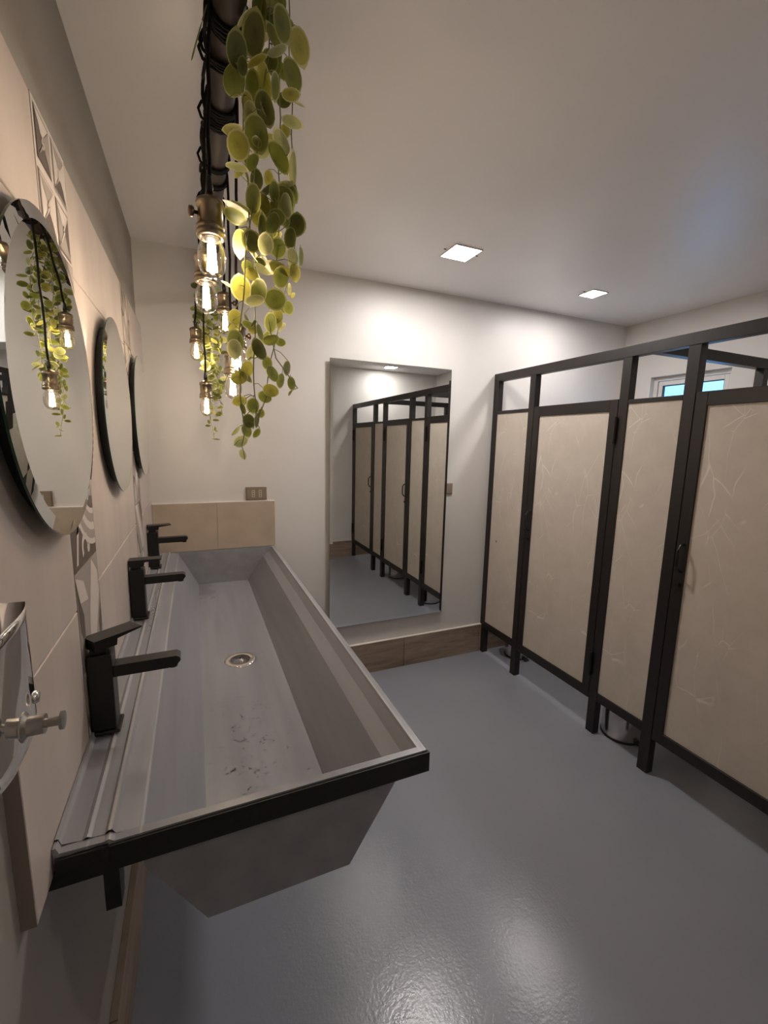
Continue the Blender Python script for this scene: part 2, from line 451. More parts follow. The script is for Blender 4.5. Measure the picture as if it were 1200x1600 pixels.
# ---- splash tiles on the back wall
for a, b in ((XT+.001, .0965), (.0975, .405)):
    part('tile', M_SPLASH, wall_back, (a, b-.001, YB-.010, YB, .903, 1.160), bev=.0012)
part('tile_edging', M_CAP, wall_back, (XT+.001, .404, YB-.0095, YB, 1.1605, 1.1635))

# ---- wood-look baseboards
def board(wname, along, a, b, fixed, sign, brk):
    root = empty(wname); struct(root)
    xs = [a]+[x for x in brk if a < x < b]+[b]
    for u, v in zip(xs, xs[1:]):
        lo, hi = sorted((fixed, fixed+sign*.018))
        if along == 'y': bx = (lo, hi, u+.0012, v-.0012, 0, .205)
        else: bx = (u+.0012, v-.0012, lo, hi, 0, .205)
        part('tile', M_WOOD, root, bx, bev=.0012)
        if along == 'y': part('tile_edging', M_CAP, root, (lo, hi-.002 if sign > 0 else hi, u, v, .2055, .2085))
        else: part('tile_edging', M_CAP, root, (u, v, lo, hi, .2055, .2085))
board('baseboard_back', 'x', XL+.019, XR-.019, YB, -1, (.05, .65, 1.245, 1.85, 2.45))
bl = empty('baseboard_left'); struct(bl)
for u, v in ((YF+.02, .35), (.35, .95), (.95, 1.55), (1.55, 2.15), (2.15, YB-.019)):
    part('tile', M_WOOD, bl, (XL, XT, u+.0012, v-.0012, 0, .205), bev=.0012)
board('baseboard_front', 'x', XL+.019, XR-.019, YF, 1, (.4, 1.0, 1.6, 2.2, 2.8))
board('baseboard_right', 'y', YF+.019, YB-.019, XR, -1, (.2, .8, 1.4, 2.0))

# ------------------------------------------------------------------ ceiling panels
def panel(x, y, s, label, m=None):
    r = empty('ceiling_light', (x, y, ZC)); tag(r, label, 'ceiling light', 'square ceiling panels')
    bm = NB(); h = s/2; f = .006
    for b in ((-h-f, h+f, -h-f, -h), (-h-f, h+f, h, h+f), (-h-f, -h, -h, h), (h, h+f, -h, h)):
        box(bm, b[0], b[1], b[2], b[3], -.006, 0)
    obj('frame', bm, M_UPVC, r)
    obj('diffuser', box(NB(), -h, h, -h, h, -.004, -.0005), m or M_PANEL, r)
    for sx in (-1, 1):
        obj('clip', box(NB(), sx*(h+.020)-.006, sx*(h+.020)+.006, -.003, .003, -.002, 0), M_GASKET, r)
panel(1.222, 1.950, .138, 'lit square ceiling panel, the larger and nearer of the two, above the tall mirror')
panel(2.243, 2.080, .105, 'lit square ceiling panel over the first cubicle, smaller in view')
panel(2.26, -.16, .13, 'lit ceiling panel seen only in the tall wall mirror', emis('far_panel_diffuser', PANEL_COL, PANEL_STRENGTH*.65))

# ------------------------------------------------------------------ trough sink
Y0, Y1 = .676, 2.482
inner = [(XT+.001, .919), (-.2065, .919), (-.203, .9085), (-.178, .906), (-.172, .9095), (-.166, .9065), (-.149, .9055), (-.145, .9105), (-.139, .9105), (-.135, .903), (-.104, .900), (-.099, .895),
         (-.009, .7215), (.248, .7185), (.3155, .8125), (.3785, .8965), (.3815, .9020), (.3965, .902), (.400, .899)]
outer = [(.400, .882), (.372, .882), (.331, .853), (.238, .704), (-.012, .704), (-.105, .853), (-.120, .885), (XT+.001, .890)]
bm = NB(); prism(bm, inner+outer, 'y', Y0+.0135, Y1-.0115, caps=False)
# end walls
end_pieces = [
 [(XT+.001, .890), (-.148, .8875), (-.148, .9050), (-.203, .9065), (-.2065, .916), (XT+.001, .916)],
 [(-.148, .8875), (-.120, .885), (-.135, .902), (-.142, .9072), (-.148, .9050)],
 [(-.120, .885), (-.105, .853), (.331, .853), (.372, .882), (.381, .9015), (-.135, .902)],
 [(-.105, .853), (-.012, .704), (.238, .704), (.331, .853)],
 [(.372, .882), (.400, .882), (.400, .899), (.3965, .9018), (.381, .9015)]]
def end_wall(ya, yb):
    bm = NB()
    for p in end_pieces: prism(bm, p, 'y', ya, yb)
    bmesh.ops.remove_doubles(bm, verts=bm.verts[:], dist=1e-5)
    return bm
sink = empty('trough_sink', (0, 0, .70))
tag(sink, 'long grey painted trough sink with a sloping basin and black front rim', 'sink')
def shift(o_, p):   # keep world geometry while the parent sits at p
    o_.location = (-p[0], -p[1], -p[2])
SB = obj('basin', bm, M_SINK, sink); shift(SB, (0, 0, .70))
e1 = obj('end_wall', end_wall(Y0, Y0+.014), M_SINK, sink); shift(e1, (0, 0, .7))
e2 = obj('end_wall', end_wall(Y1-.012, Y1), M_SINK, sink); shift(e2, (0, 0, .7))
bm = NB()
box(bm, -.141, .4015, Y0-.005, Y0-.0003, .857, .8985)
f1 = obj('rim_frame', bm, M_BLACKIRON, sink); shift(f1, (0, 0, .7))
bm = NB()
t = bmesh.new(); box(t, -.208, -.142, Y0-.006, Y0-.0003, .858, .901)
bmesh.ops.subdivide_edges(t, edges=t.edges[:], cuts=4, use_grid_fill=True)
rng = random.Random(3)
for v in t.verts:
    v.co += Vector((rng.uniform(-1, 1), rng.uniform(-1, .0), rng.uniform(-1, 1)))*.0012
merge(bm, t); f2 = obj('rim_frame', bm, M_BLACKIRON, sink); shift(f2, (0, 0, .7)); f2['label'] = 'rough patched end of the black rim'
f3 = part('rim_frame', M_BLACKIRON, sink, (.376, .3995, Y0+.0005, Y1, .857, .8815)); shift(f3, (0, 0, .7))
for yb in (.676, 1.55, 2.40):
    b_ = part('bracket', M_BLACKIRON, sink, (-.153, -.132, yb, yb+.03, .785, .875), (-.153+.0, -.132, yb+.03, yb+.034, .80, .872)); shift(b_, (0, 0, .7))
    b_ = part('bracket_arm', M_BLACKIRON, sink, (XL+.0005, -.1535, yb+.004, yb+.026, .846, .872)); shift(b_, (0, 0, .7))
# drain
dr = empty('drain', (.119, 1.535, .7200-.70)); dr.parent = sink
bm = NB(); lathe(bm, [(.030, .0005), (.034, .0035), (.050, .0040), (.0545, .0015), (.056, -.0002), (.030, -.0002)], 40)
obj('flange', bm, M_CHROME, dr, True)
bm = NB(); lathe(bm, [(.034, .0036), (.031, .0012), (.029, .0008), (.010, .0012), (.009, .004), (.003, .0075), (0, .0078)], 32)
obj('strainer_basket', bm, M_STEEL, dr, True)
bm = NB()
for k in range(16):
    a = 2*PI*k/16; t = bmesh.new(); box(t, .0135, .0300, -.0021, .0021, .0008, .0019)
    merge(bm, t, Matrix.Rotation(a, 4, 'Z'))
lathe(bm, [(0, .0086), (.0045, .0083), (.005, .0078), (0, .0078)], 12)
s_ = obj('strainer_slots', bm, M_GASKET, dr)
# water drops on the basin floor
bm = NB(); rng = random.Random(11)
for k in range(150):
    x = rng.gauss(.10, .05); y = rng.uniform(.90, 1.30)
    if not 0.0 < x < .235: continue
    r = rng.uniform(.0010, .0036); z = .7215+(x+.009)*(-.003/.257)
    t = bmesh.new(); bmesh.ops.create_icosphere(t, subdivisions=1, radius=1)
    merge(bm, t, Matrix.Translation((x, y, z)) @ Matrix.Diagonal((r*rng.uniform(.8, 1.6), r, r*.5, 1)))
for k in range(90):
    x = rng.uniform(-.165, -.15); y = rng.uniform(1.45, 1.95)
    r = rng.uniform(.0010, .0030)
    t = bmesh.new(); bmesh.ops.create_icosphere(t, subdivisions=1, radius=1)
    merge(bm, t, Matrix.Translation((x, y, .9065)) @ Matrix.Diagonal((r, r*1.4, r*.4, 1)))
M_WATER, nt, b = mat('water_drops'); b.inputs['Base Color'].default_value = (.9, .9, .9, 1); b.inputs['Roughness'].default_value = .02
b.inputs['Transmission Weight'].default_value = 1; b.inputs['IOR'].default_value = 1.33
wd = obj('water_drops', bm, M_WATER, None, True); tag(wd, 'scattered water drops on the basin floor and ledge of the grey sink', 'water', kind='stuff')

# ------------------------------------------------------------------ taps
def tap(y, rot, label):
    r = empty('basin_tap', (-.191, y, .9105)); tag(r, label, 'tap', 'black square taps along the sink')
    obj('base_plate', box(NB(), -.0185, .030, -.029, .029, 0, .007, bev=.002), M_BLACK, r)
    obj('body', box(NB(), -.0185, .0235, -.0235, .0235, .007, .166, bev=.0015), M_BLACK, r)
    obj('spout', prism(NB(), [(.0235, .114), (.0235, .138), (.138, .139), (.145, .134), (.146, .128), (.138, .118), (.128, .116), (.122, .1145)], 'y', -.0155, .0155), M_BLACK, r)
    obj('aerator', lathe(NB(), [(.0095, .1105), (.0095, .1165)], 16, Matrix.Translation((.130, 0, 0))), M_BLACK, r)
    bm = NB(); box(bm, -.0135, .0145, -.014, .014, .166, .176); obj('neck', bm, M_BLACK, r)
    bm = NB()
    prism(bm, [(-.018, .176), (.024, .176), (.026, .189), (.076, .1945), (.076, .1975), (-.018, .1975)], 'y', -.021, .021)
    lv = obj('lever', bm, M_BLACK, r); lv.rotation_euler = (0, 0, rot)
tap(.968, math.radians(37), 'black square tap nearest the viewer, its lever turned aside')
tap(1.578, math.radians(1), 'black square tap in the middle of the three along the sink')
tap(2.190, math.radians(10), 'black square tap farthest away, beside the back wall tiles')

# ------------------------------------------------------------------ round mirrors
MX = -.187
def round_mirror(y, label):
    r = empty('round_mirror', (MX, y, 1.581)); tag(r, label, 'mirror', 'round mirrors over the sink')
    R = Matrix.Rotation(PI/2, 4, 'Y')
    RO = .2385
    obj('mirror_glass', lathe(NB(), [(0, 0), (RO-.020, 0)], 96, R, cap=False), M_MIRROR, r)
    obj('bevel', lathe(NB(), [(RO-.020, 0), (RO, -.0030)], 96, R, cap=False), M_MIRROR, r)
    obj('glass_edge', lathe(NB(), [(RO, -.0030), (RO, -.0058), (0, -.0058)], 96, R, cap=False), M_EDGE, r)
    obj('backing', lathe(NB(), [(0, -.0060), (RO-.028, -.0060), (RO-.028, XT-MX+.0006), (0, XT-MX+.0006)], 64, R, cap=False), M_BLACK, r)
round_mirror(.850, 'large round mirror nearest the viewer, reflecting the bulbs and vine')
round_mirror(1.472, 'round mirror in the middle of the row of three')
round_mirror(2.080, 'round mirror farthest away, next to the back wall')

# ------------------------------------------------------------------ tall wall mirror
X0, X1, Z0, Z1, YM = .722, 1.520, .352, 1.963, YB-.026
r = empty('wall_mirror', ((X0+X1)/2, YM, Z0)); tag(r, 'tall rectangular frameless mirror on the back wall reflecting the cubicles', 'mirror')
bv = .018; ox, oz = (X0+X1)/2, Z0
bm = NB()
def qd(bm, p): bm.faces.new([bm.verts.new(v) for v in p])
hx, hz = (X1-X0)/2, Z1-Z0
qd(bm, [(-hx+bv, 0, bv), (hx-bv, 0, bv), (hx-bv, 0, hz-bv), (-hx+bv, 0, hz-bv)]); obj('mirror_glass', bm, M_MIRROR, r)
bm = NB(); d = .0022
i_ = [(-hx+bv, 0, bv), (hx-bv, 0, bv), (hx-bv, 0, hz-bv), (-hx+bv, 0, hz-bv)]; o_ = [(-hx, d, 0), (hx, d, 0), (hx, d, hz), (-hx, d, hz)]
for k in range(4): qd(bm, [o_[k], o_[(k+1) % 4], i_[(k+1) % 4], i_[k]])
obj('bevel', bm, M_MIRROR, r)
obj('glass_edge', box(NB(), -hx, hx, d+.0001, .006, 0, hz), M_EDGE, r)
obj('backing', box(NB(), -hx+.03, hx-.03, .0062, .0255, .03, hz-.03), M_BLACK, r)

# ------------------------------------------------------------------ socket plates
def plate(name, x0, x1, z0, z1, label, slots):
    r = empty(name, ((x0+x1)/2, YB, (z0+z1)/2)); tag(r, label, 'socket' if slots else 'switch')
    hx, hz = (x1-x0)/2, (z1-z0)/2
    bm = NB(); t = bmesh.new(); box(t, -hx, hx, -.010, 0, -hz, hz)
    bmesh.ops.bevel(t, geom=[e for e in t.edges if all(v.co.y < -.005 for v in e.verts)], offset=.006, segments=2, affect='EDGES'); merge(bm, t)
    obj('plate', bm, M_OUTLET, r)
    for sx in (-.0165, .0205) if slots else (0,):
        m_ = obj('insert', box(NB(), sx-.0085, sx+.0085, -.0112, -.0098, -.020, .020, bev=.0004), M_OUTIN if slots else M_OUTLET, r)
        if slots:
            bm = NB()
            for zz in (-.012, 0, .012):
                t = bmesh.new(); lathe(t, [(.0030, 0), (.0030, .0006)], 10); merge(bm, t, Matrix.Translation((sx, -.0112, zz)) @ Matrix.Rotation(PI/2, 4, 'X'))
            obj('contact_hole', bm, M_GASKET, m_)
plate('wall_socket', .249, .362, 1.168, 1.240, 'beige double wall socket just above the back splash tiles', True)
plate('light_switch', 1.484, 1.577, 1.168, 1.240, 'beige switch plate half hidden behind the right edge of the tall mirror', False)

# ------------------------------------------------------------------ toilet partition
SX0, SX1 = 1.870, 1.912
TOPZ = 1.965
tp = empty('toilet_partition', (1.89, 1.0, 0)); tag(tp, 'dark bronze framed toilet cubicle front with cream marble panels and three doors along the right side', 'partition')
def pp(name, m, par, *boxes, bev=.0012, off=(1.89, 1.0, 0)):
    o = part(name, m, par, *[(b[0]-off[0], b[1]-off[0], b[2]-off[1], b[3]-off[1], b[4]-off[2], b[5]-off[2]) for b in boxes], bev=bev)
    return o
posts = [(2.446, 2.4925), (2.098, 2.145), (1.474, 1.522), (1.172, 1.222), (.543, .590), (.262, .312), (YF+.0005, YF+.05)]
for a, b in posts: pp('post', M_FRAME, tp, (SX0, SX1, a, b, 0, TOPZ-.05))
pp('top_rail', M_FRAME, tp, (SX0, SX1, YF+.0005, YB-.0005, TOPZ-.0495, TOPZ))
fixed = [(2.145, 2.446), (1.222, 1.474), (.312, .543)]
for a, b in fixed:
    pp('bottom_rail', M_FRAME, tp, (SX0, SX1, a+.0003, b-.0003, .188, .236))
    pp('panel_rail', M_FRAME, tp, (SX0, SX1, a+.0003, b-.0003, 1.703, 1.722))
    pp('panel', M_MARBLE, tp, (SX0+.006, SX1-.006, a+.0003, b-.0003, .2363, 1.7027), bev=0)
doors = [(1.525, 2.095, 'near'), (.593, 1.169, 'near'), (YF+.053, .259, 'near')]
for i, (a, b, h) in enumerate(doors):
    d = empty('door', (0, a-1.0, 0)); d.parent = tp
    off = (1.89, a, 0)
    w_ = .046
    bm = NB()
    for q4 in ((SX0, SX1-.006, a, a+w_, .182, 1.728), (SX0, SX1-.006, b-w_, b, .182, 1.728), (SX0, SX1-.006, a+w_, b-w_, .182, .236), (SX0, SX1-.006, a+w_, b-w_, 1.672, 1.728)):
        box(bm, q4[0]-1.89, q4[1]-1.89, q4[2]-a, q4[3]-a, q4[4], q4[5], bev=.0012)
    obj('door_frame', bm, M_FRAME, d)
    pp('door_panel', M_MARBLE, d, (SX0+.008, SX1-.012, a+w_, b-w_, .2363, 1.6717), bev=0, off=off)
    for z in (1.58, .38):   # barrel hinges on the latch-free side
        obj('hinge', lathe(NB(), [(.0075, z-.065), (.009, z-.063), (.009, z+.063), (.0075, z+.065)], 12, Matrix.Translation((SX0-.009-1.89, -.001, 0))), M_BLACK, d)
    hy = b-.030-a
    tube_pts = [(SX0-1.89, hy, .985), (SX0-1.89-.018, hy, .990), (SX0-1.89-.032, hy, 1.010), (SX0-1.89-.032, hy, 1.080), (SX0-1.89-.018, hy, 1.100), (SX0-1.89, hy, 1.105)]
    bm = tube(NB(), tube_pts, .0055, 8); obj('handle', bm, M_BLACK, d)
    lk = lathe(NB(), [(.008, 0), (.008, .012), (0, .012)], 12, Matrix.Translation((SX0-1.89, hy, .93)) @ Matrix.Rotation(-PI/2, 4, 'Y')); obj('lock', lk, M_BLACK, d)
# dividers between cubicles
for yc in (1.385, .430):
    pp('divider_rail', M_FRAME, tp, (SX1+.0003, XR-.0005, yc-.021, yc+.021, TOPZ-.0495, TOPZ))
    pp('divider_post', M_FRAME, tp, (2.700, 2.742, yc-.021, yc+.021, 0, TOPZ-.05))
    pp('divider_rail', M_FRAME, tp, (SX1+.0003, 2.6997, yc-.018, yc+.018, .190, .232))
    pp('divider_rail', M_FRAME, tp, (SX1+.0003, 2.6997, yc-.018, yc+.018, 1.640, 1.672))
    pp('divider_panel', M_MARBLE, tp, (SX1+.0003, 2.6997, yc-.008, yc+.008, .2323, 1.6397), bev=0)
# small round screw mark on the first panel
s_ = obj('panel_screw', lathe(NB(), [(.004, 0), (.007, 0), (.007, .001), (.004, .001)], 14, Matrix.Translation((SX0+.006-1.89, 2.375-1, .845)) @ Matrix.Rotation(-PI/2, 4, 'Y'), cap=False), M_FRAME, tp)

# ------------------------------------------------------------------ bins behind the partition
def bin_(x, y, label, rr=.098):
    r = empty('pedal_bin', (x, y, 0)); tag(r, label, 'bin', 'steel pedal bins in the cubicles')
    obj('body', lathe(NB(), [(rr-.002, .006), (rr, .012), (rr, .235), (rr-.006, .24), (rr-.006, .012), (0, .012)], 40, cap=False), M_STEEL, r, True)
    obj('lid', lathe(NB(), [(rr-.001, .2405), (rr, .246), (rr*.9, .262), (rr*.5, .276), (0, .280)], 40), M_STEEL, r, True)
    obj('base_ring', lathe(NB(), [(rr-.004, 0), (rr+.003, 0), (rr+.003, .009), (rr-.004, .0095)], 40), M_BLACK, r, True)
    obj('pedal', box(NB(), -.02, .02, -rr-.03, -rr-.0035, .004, .010, bev=.002), M_BLACK, r)
bin_(2.022, 1.425, 'stainless steel bin on the floor under the second narrow panel')
bin_(2.085, 2.330, 'steel bin in the farthest cubicle, barely showing under the first narrow panel', .085)
bin_(2.05, .62, 'steel bin in the nearest cubicle, seen only in the tall mirror', .095)

# ------------------------------------------------------------------ soap dispenser on the left
sd = empty('soap_dispenser', (XT, .40, 1.22)); tag(sd, 'chrome wall soap dispenser with push valve at the left edge', 'soap dispenser')
bm = NB()
# outline in y-z (rounded bottom), bowed front towards the room
W = .115; H = .132; ny, nz = 14, 12
yc0 = .470-W-.40  # local y start
def halfw(v):     # narrowing towards the rounded bottom
    if v > .30: return 1.0
    t = (0.30-v)/.30
    return math.sqrt(max(0, 1-(t*.93)**2))
grid = []
for j in range(nz+1):
    v = j/nz; row = []
    for i in range(ny+1):
        u = -1+2*i/ny
        y = (u*halfw(v)*W/2)+yc0+W/2
        z = v*H
        prof = .0665+.007*(1-abs(u)**3)
        if v < .12: prof -= .012*(1-v/.12)
        row.append(bm.verts.new((prof, y, z)))
    grid.append(row)
for j in range(nz):
    for i in range(ny): bm.faces.new((grid[j][i], grid[j][i+1], grid[j+1][i+1], grid[j+1][i]))
back = [[bm.verts.new((.0005, row[0].co.y, row[0].co.z)), bm.verts.new((.0005, row[-1].co.y, row[-1].co.z))] for row in grid]
for j in range(nz):
    bm.faces.new((grid[j][0], grid[j+1][0], back[j+1][0], back[j][0])); bm.faces.new((grid[j][-1], back[j][1], back[j+1][1], grid[j+1][-1]))
bm.faces.new([v for v in grid[0]]+[back[0][1], back[0][0]]); bm.faces.new([v for v in grid[-1]]+[back[-1][1], back[-1][0]])
bd = obj('body', bm, M_CHROME, sd, True)
for p in bd.data.polygons:
    if abs(p.normal.z) > .8 or abs(p.normal.x) < .15: p.use_smooth = False
obj('refill_lid', box(NB(), .008, .046, yc0+.016, yc0+W-.016, H+.0002, H+.0012, bev=.0008), M_STEEL, sd)
obj('lid_keyhole', box(NB(), .024, .028, yc0+W/2-.006, yc0+W/2+.006, H+.0023, H+.0030), M_GASKET, sd)
vy = .015
RX = Matrix.Rotation(PI/2, 4, 'Y')
bm = lathe(NB(), [(.0125, .068), (.0120, .074), (.0080, .0765), (.0080, .0880), (.006, .0885), (.0036, .0885), (.0038, .098), (.0075, .0985), (.0075, .101), (0, .1015)], 24, Matrix.Translation((0, vy, .042)) @ RX)
obj('push_valve', bm, M_KNOB, sd)
bm = lathe(NB(), [(.0065, .064), (.0065, .0705), (.0045, .0740), (0, .075)], 20, Matrix.Translation((0, .053, .047)) @ RX); obj('sight_window', bm, M_CHROME, sd, True)

# ------------------------------------------------------------------ ceiling pipe carrying lamps and vines
PX, PZ, PR = .083, 2.20, .0265
pipe = empty('hanging_rail_pipe', (PX, 1.0, PZ)); tag(pipe, 'dark painted pipe running overhead to the back wall, wound with black cords', 'pipe')
obj('pipe', lathe(NB(), [(PR, YF+.008-1), (PR, YB-.008-1)], 28, Matrix.Rotation(-PI/2, 4, 'X')), M_PIPE, pipe, True)
for ya, yb in ((YF+.0003, YF+.008), (YB-.008, YB-.0003)):
    obj('flange', lathe(NB(), [(.045, ya-1), (.045, yb-1)], 28, Matrix.Rotation(-PI/2, 4, 'X')), M_PIPE, pipe)
for p in pipe.children[0].data.polygons: p.use_smooth = len(p.vertices) == 4

GL = [(0, -.036), (.007, -.0352), (.014, -.0315), (.0195, -.025), (.0228, -.016), (.0238, -.006), (.0232, .004), (.0205, .014), (.0170, .023), (.0150, .030), (.0142, .035)]
SK = [(.0150, .0290), (.0220, .0275), (.0238, .0300), (.0238, .0370), (.0222, .0385), (.0232, .0400), (.0232, .0450), (.0212, .0465), (.0205, .0480), (.0205, .0740), (.0222, .0755), (.0228, .0800), (.0212, .0845), (.0120, .0900), (.0062, .0915), (.0058, .0965), (0, .0968)]
rng = random.Random(5)
def pendant(x, y, z, label, knob=None, turns=4, side=-1, hook=None, scale=1.0, adir=1):
    r = empty('pendant_bulb', (x, y, z)); tag(r, label, 'pendant lamp', 'filament bulbs hanging from the pipe')
    obj('bulb', lathe(NB(), GL, 28), M_GLASS, r, True)
    bm = NB()
    for k in range(5):
        a = 2*PI*k/5+.3
        tube(bm, [(.0068*math.cos(a), .0068*math.sin(a), -.024), (.0045*math.cos(a), .0045*math.sin(a), .018)], .0021, 5)
    obj('filament', bm, M_FIL, r)
    obj('socket', lathe(NB(), SK, 28), M_BRASS, r, True)
    for c in r.children:
        if c.name.startswith('socket'):
            for p in c.data.polygons: p.use_smooth = True
    obj('lamp_cap', lathe(NB(), [(.0150, .0288), (.0125, .0265), (.0110, .0240), (0, .0240)], 24), M_KNOB, r, True)
    if knob is not None:
        m_ = Matrix.Rotation(knob, 4, 'Z') @ Matrix.Translation((.020, 0, .062)) @ Matrix.Rotation(PI/2, 4, 'Y')
        obj('switch_knob', lathe(NB(), [(.003, 0), (.003, .006), (.0075, .0065), (.0085, .010), (.0075, .014), (0, .015)], 16, m_), M_BRASSD, r, True)
    obj('strain_relief', lathe(NB(), [(.0062, .0965), (.0062, .106), (.0040, .122), (.0030, .124)], 14), M_BLACK, r, True)
    # cord: up from the lamp, over the pipe, then a few turns around it
    hy = y if hook is None else hook
    rr = PR+.0040
    a0 = PI if side < 0 else 0
    pts = [(0, 0, .115)]
    topx = PX-x+rr*math.cos(a0)
    n1 = 8
    for k in range(1, n1+1):
        f = k/n1; zz = .115+(PZ-z-.115)*f
        s = f**1.3
        pts.append((topx*s+.0015*math.sin(5*f*PI), (hy-y)*s, zz))
    nt_ = int(turns*14)
    for k in range(1, nt_+1):
        a = a0-side*(-1)*(2*PI*k/14)*(1 if side < 0 else -1)*-1
        wob = .0012*math.sin(k*1.7)
        pts.append((PX-x+(rr+wob)*math.cos(a), hy-y+adir*(.0072*k/14*1.0), PZ-z+(rr+wob)*math.sin(a)))
    obj('cord', tube(NB(), pts, .0033, 6), M_CORD, r, True)
    return r
def at(px, py, depth): # point at camera depth along a picture ray
    return CAMP+(CAMR*((px-600)/FPX)+CAMD*((py-800)/FPX)+CAMF)*depth
P = at(331, 400, .745); pendant(*P, 'largest lit filament bulb nearest the viewer, just under the end of the cord bundle', knob=PI*1.05, turns=5, hook=P.y+.02)
P = at(322.5, 463, .965); pendant(*P, 'lit filament bulb directly below and behind the largest one', knob=None, turns=4, hook=P.y+.02)
P = at(307, 549, 1.72); pendant(*P, 'small lit bulb on a long cord at the far left of the cluster', turns=3, hook=P.y-.10)
P = at(323, 635, 1.62); pendant(*P, 'lowest lit bulb, small, hanging left of the vine tips', turns=3, hook=P.y-.02)
P = at(352, 503, 1.42); pendant(*P, 'lit bulb partly covered by a round yellow leaf, left of the front vine', knob=.1, turns=4, side=1, hook=P.y-.05)
P = at(372, 562, 1.14); pendant(*P, 'lit bulb shining behind the front vine on a straight long cord', knob=.2, turns=4, side=1, hook=P.y-.16)
P = at(364, 603, 1.22); pendant(*P, 'lit bulb low behind the front vine, beside a yellow leaf', turns=3, side=1, hook=P.y+.05)
# spare power cord running loosely along the pipe
pts = []
for k in range(140):
    y = .55+k*.0100
    a = PI*1.02+.35*math.sin(k*.35)+.2*math.sin(k*.93)
    rr = PR+.0045+.006*abs(math.sin(k*.21))
    pts.append((PX+rr*math.cos(a), y, PZ+rr*math.sin(a)))
o = obj('power_cord', tube(NB(), pts, .0035, 6), M_CORD, None, True); tag(o, 'black power cord running loosely along the left side of the overhead pipe', 'cord')
pts = []
for c_, n_ in ((.955, 4), (1.135, 3), (1.30, 3), (1.52, 3)):
    seg = []
    for k in range(n_*16+1):
        a = 2*PI*k/16; rr = PR+.0045+.0014*math.sin(k*.8)+.013*max(0, math.cos((k % 48-8)*.42))**3*(1 if 3 < k % 48 < 13 else 0)
        seg.append((PX+rr*math.cos(a), c_+.0068*k/16+.003*math.sin(k*.4), PZ+rr*math.sin(a)))
    pts.append(seg)
for sgm in pts:
    o = obj('cord_winding', tube(NB(), sgm, .0029, 6), M_CORD, pipe, True); o.location = (-PX, -1.0, -PZ)

# ------------------------------------------------------------------ vines
def leaf_mesh(name, m, width=.90, cup=.10, point=.0):
    bm = NB(); n = 14; vs = []
    c = bm.verts.new((0, .5, -cup*.5))
    mid = []; rim = []
    for k in range(n):
        a = -PI/2+2*PI*k/n
        x = .5*width*math.cos(a); y = .5+.5*math.sin(a)
        if k == 7: y += point
        rim.append(bm.verts.new((x, y, cup*(abs(2*x)**2)*.35)))
        mid.append(bm.verts.new((x*.55, .5+(y-.5)*.55, -cup*.35+cup*.25*abs(2*x*.55)**2)))
    for k in range(n):
        k2 = (k+1) % n
        bm.faces.new((c, mid[k], mid[k2])); bm.faces.new((mid[k], rim[k], rim[k2], mid[k2]))
    me = bpy.data.meshes.new(name); bm.to_mesh(me); bm.free(); me.materials.append(m)
    for p in me.polygons: p.use_smooth = True
    return me
LM = {k: [leaf_mesh('leaf_'+n, LEAFM[k], w_, c_, p_) for n, w_, c_, p_ in (('round', .93, .12, .05), ('oval', .80, .18, .03), ('flat', .88, .05, .07))] for k in LEAFM}
rng = random.Random(21)
def add_leaf(parent, base, ydir, normal, size, tone):
    y = ydir.normalized(); n = (normal-y*normal.dot(y)).normalized(); x = y.cross(n).normalized()
    m = Matrix.Identity(4)
    for i in range(3):
        m[i][0] = x[i]*size; m[i][1] = y[i]*size; m[i][2] = n[i]*size; m[i][3] = base[i]-parent.location[i]
    o = bpy.data.objects.new('leaf', LM[tone][rng.randrange(3)]); COL.objects.link(o); o.parent = parent
    o.matrix_basis = m
    return o
# front vine: crops give picture positions of the leaves; the vine itself hangs from the pipe at y about .85
A = 4.446; B = 3.636; Dz = 7.5
L5 = [(700,20,100,110,0,'g'),(625,100,120,200,0,'g'),(715,170,115,200,-10,'g'),(520,240,150,255,5,'d'),(835,325,140,205,-12,'y'),(400,350,145,215,0,'d'),(655,250,70,150,-25,'g'),
 (680,350,55,150,65,'p'),(540,425,45,160,58,'y'),(380,560,160,190,15,'g'),(785,530,130,200,-15,'g'),(505,600,100,190,5,'g'),(593,560,95,225,-12,'y'),(775,655,75,130,90,'y'),(598,755,140,205,-15,'d'),
 (540,930,175,220,-12,'g'),(375,900,70,145,88,'y'),(410,1010,150,180,0,'y'),(785,850,75,150,110,'p'),(710,985,95,160,-25,'p'),(690,1095,115,215,-28,'g'),(790,1180,58,225,0,'p'),(400,1165,55,155,105,'p'),
 (510,1130,75,125,30,'g'),(535,1250,95,135,0,'d'),(620,1240,65,100,0,'y'),(515,1382,105,190,0,'g'),(735,1285,45,135,82,'p'),(770,1345,100,130,-35,'g'),(390,1500,95,160,-62,'g'),(652,1462,60,155,12,'p'),
 (758,1425,85,165,-8,'p'),(820,1560,115,140,0,'d'),(600,1325,45,130,45,'d'),(470,705,75,110,0,'y'),(490,800,105,160,0,'p'),(570,1055,90,125,90,'p'),(660,440,110,150,0,'g'),(735,910,75,80,0,'y'),(665,600,60,160,0,'g'),
 (450,130,28,150,35,'p'),(560,60,110,170,0,'d'),(640,430,90,120,10,'g'),(440,460,70,110,0,'d'),(700,1400,90,150,0,'g'),(590,1420,80,130,-10,'y'),(660,1330,70,130,0,'g'),(440,1440,40,170,-60,'p'),(680,1510,120,110,0,'g'),(610,1560,60,110,0,'y')]
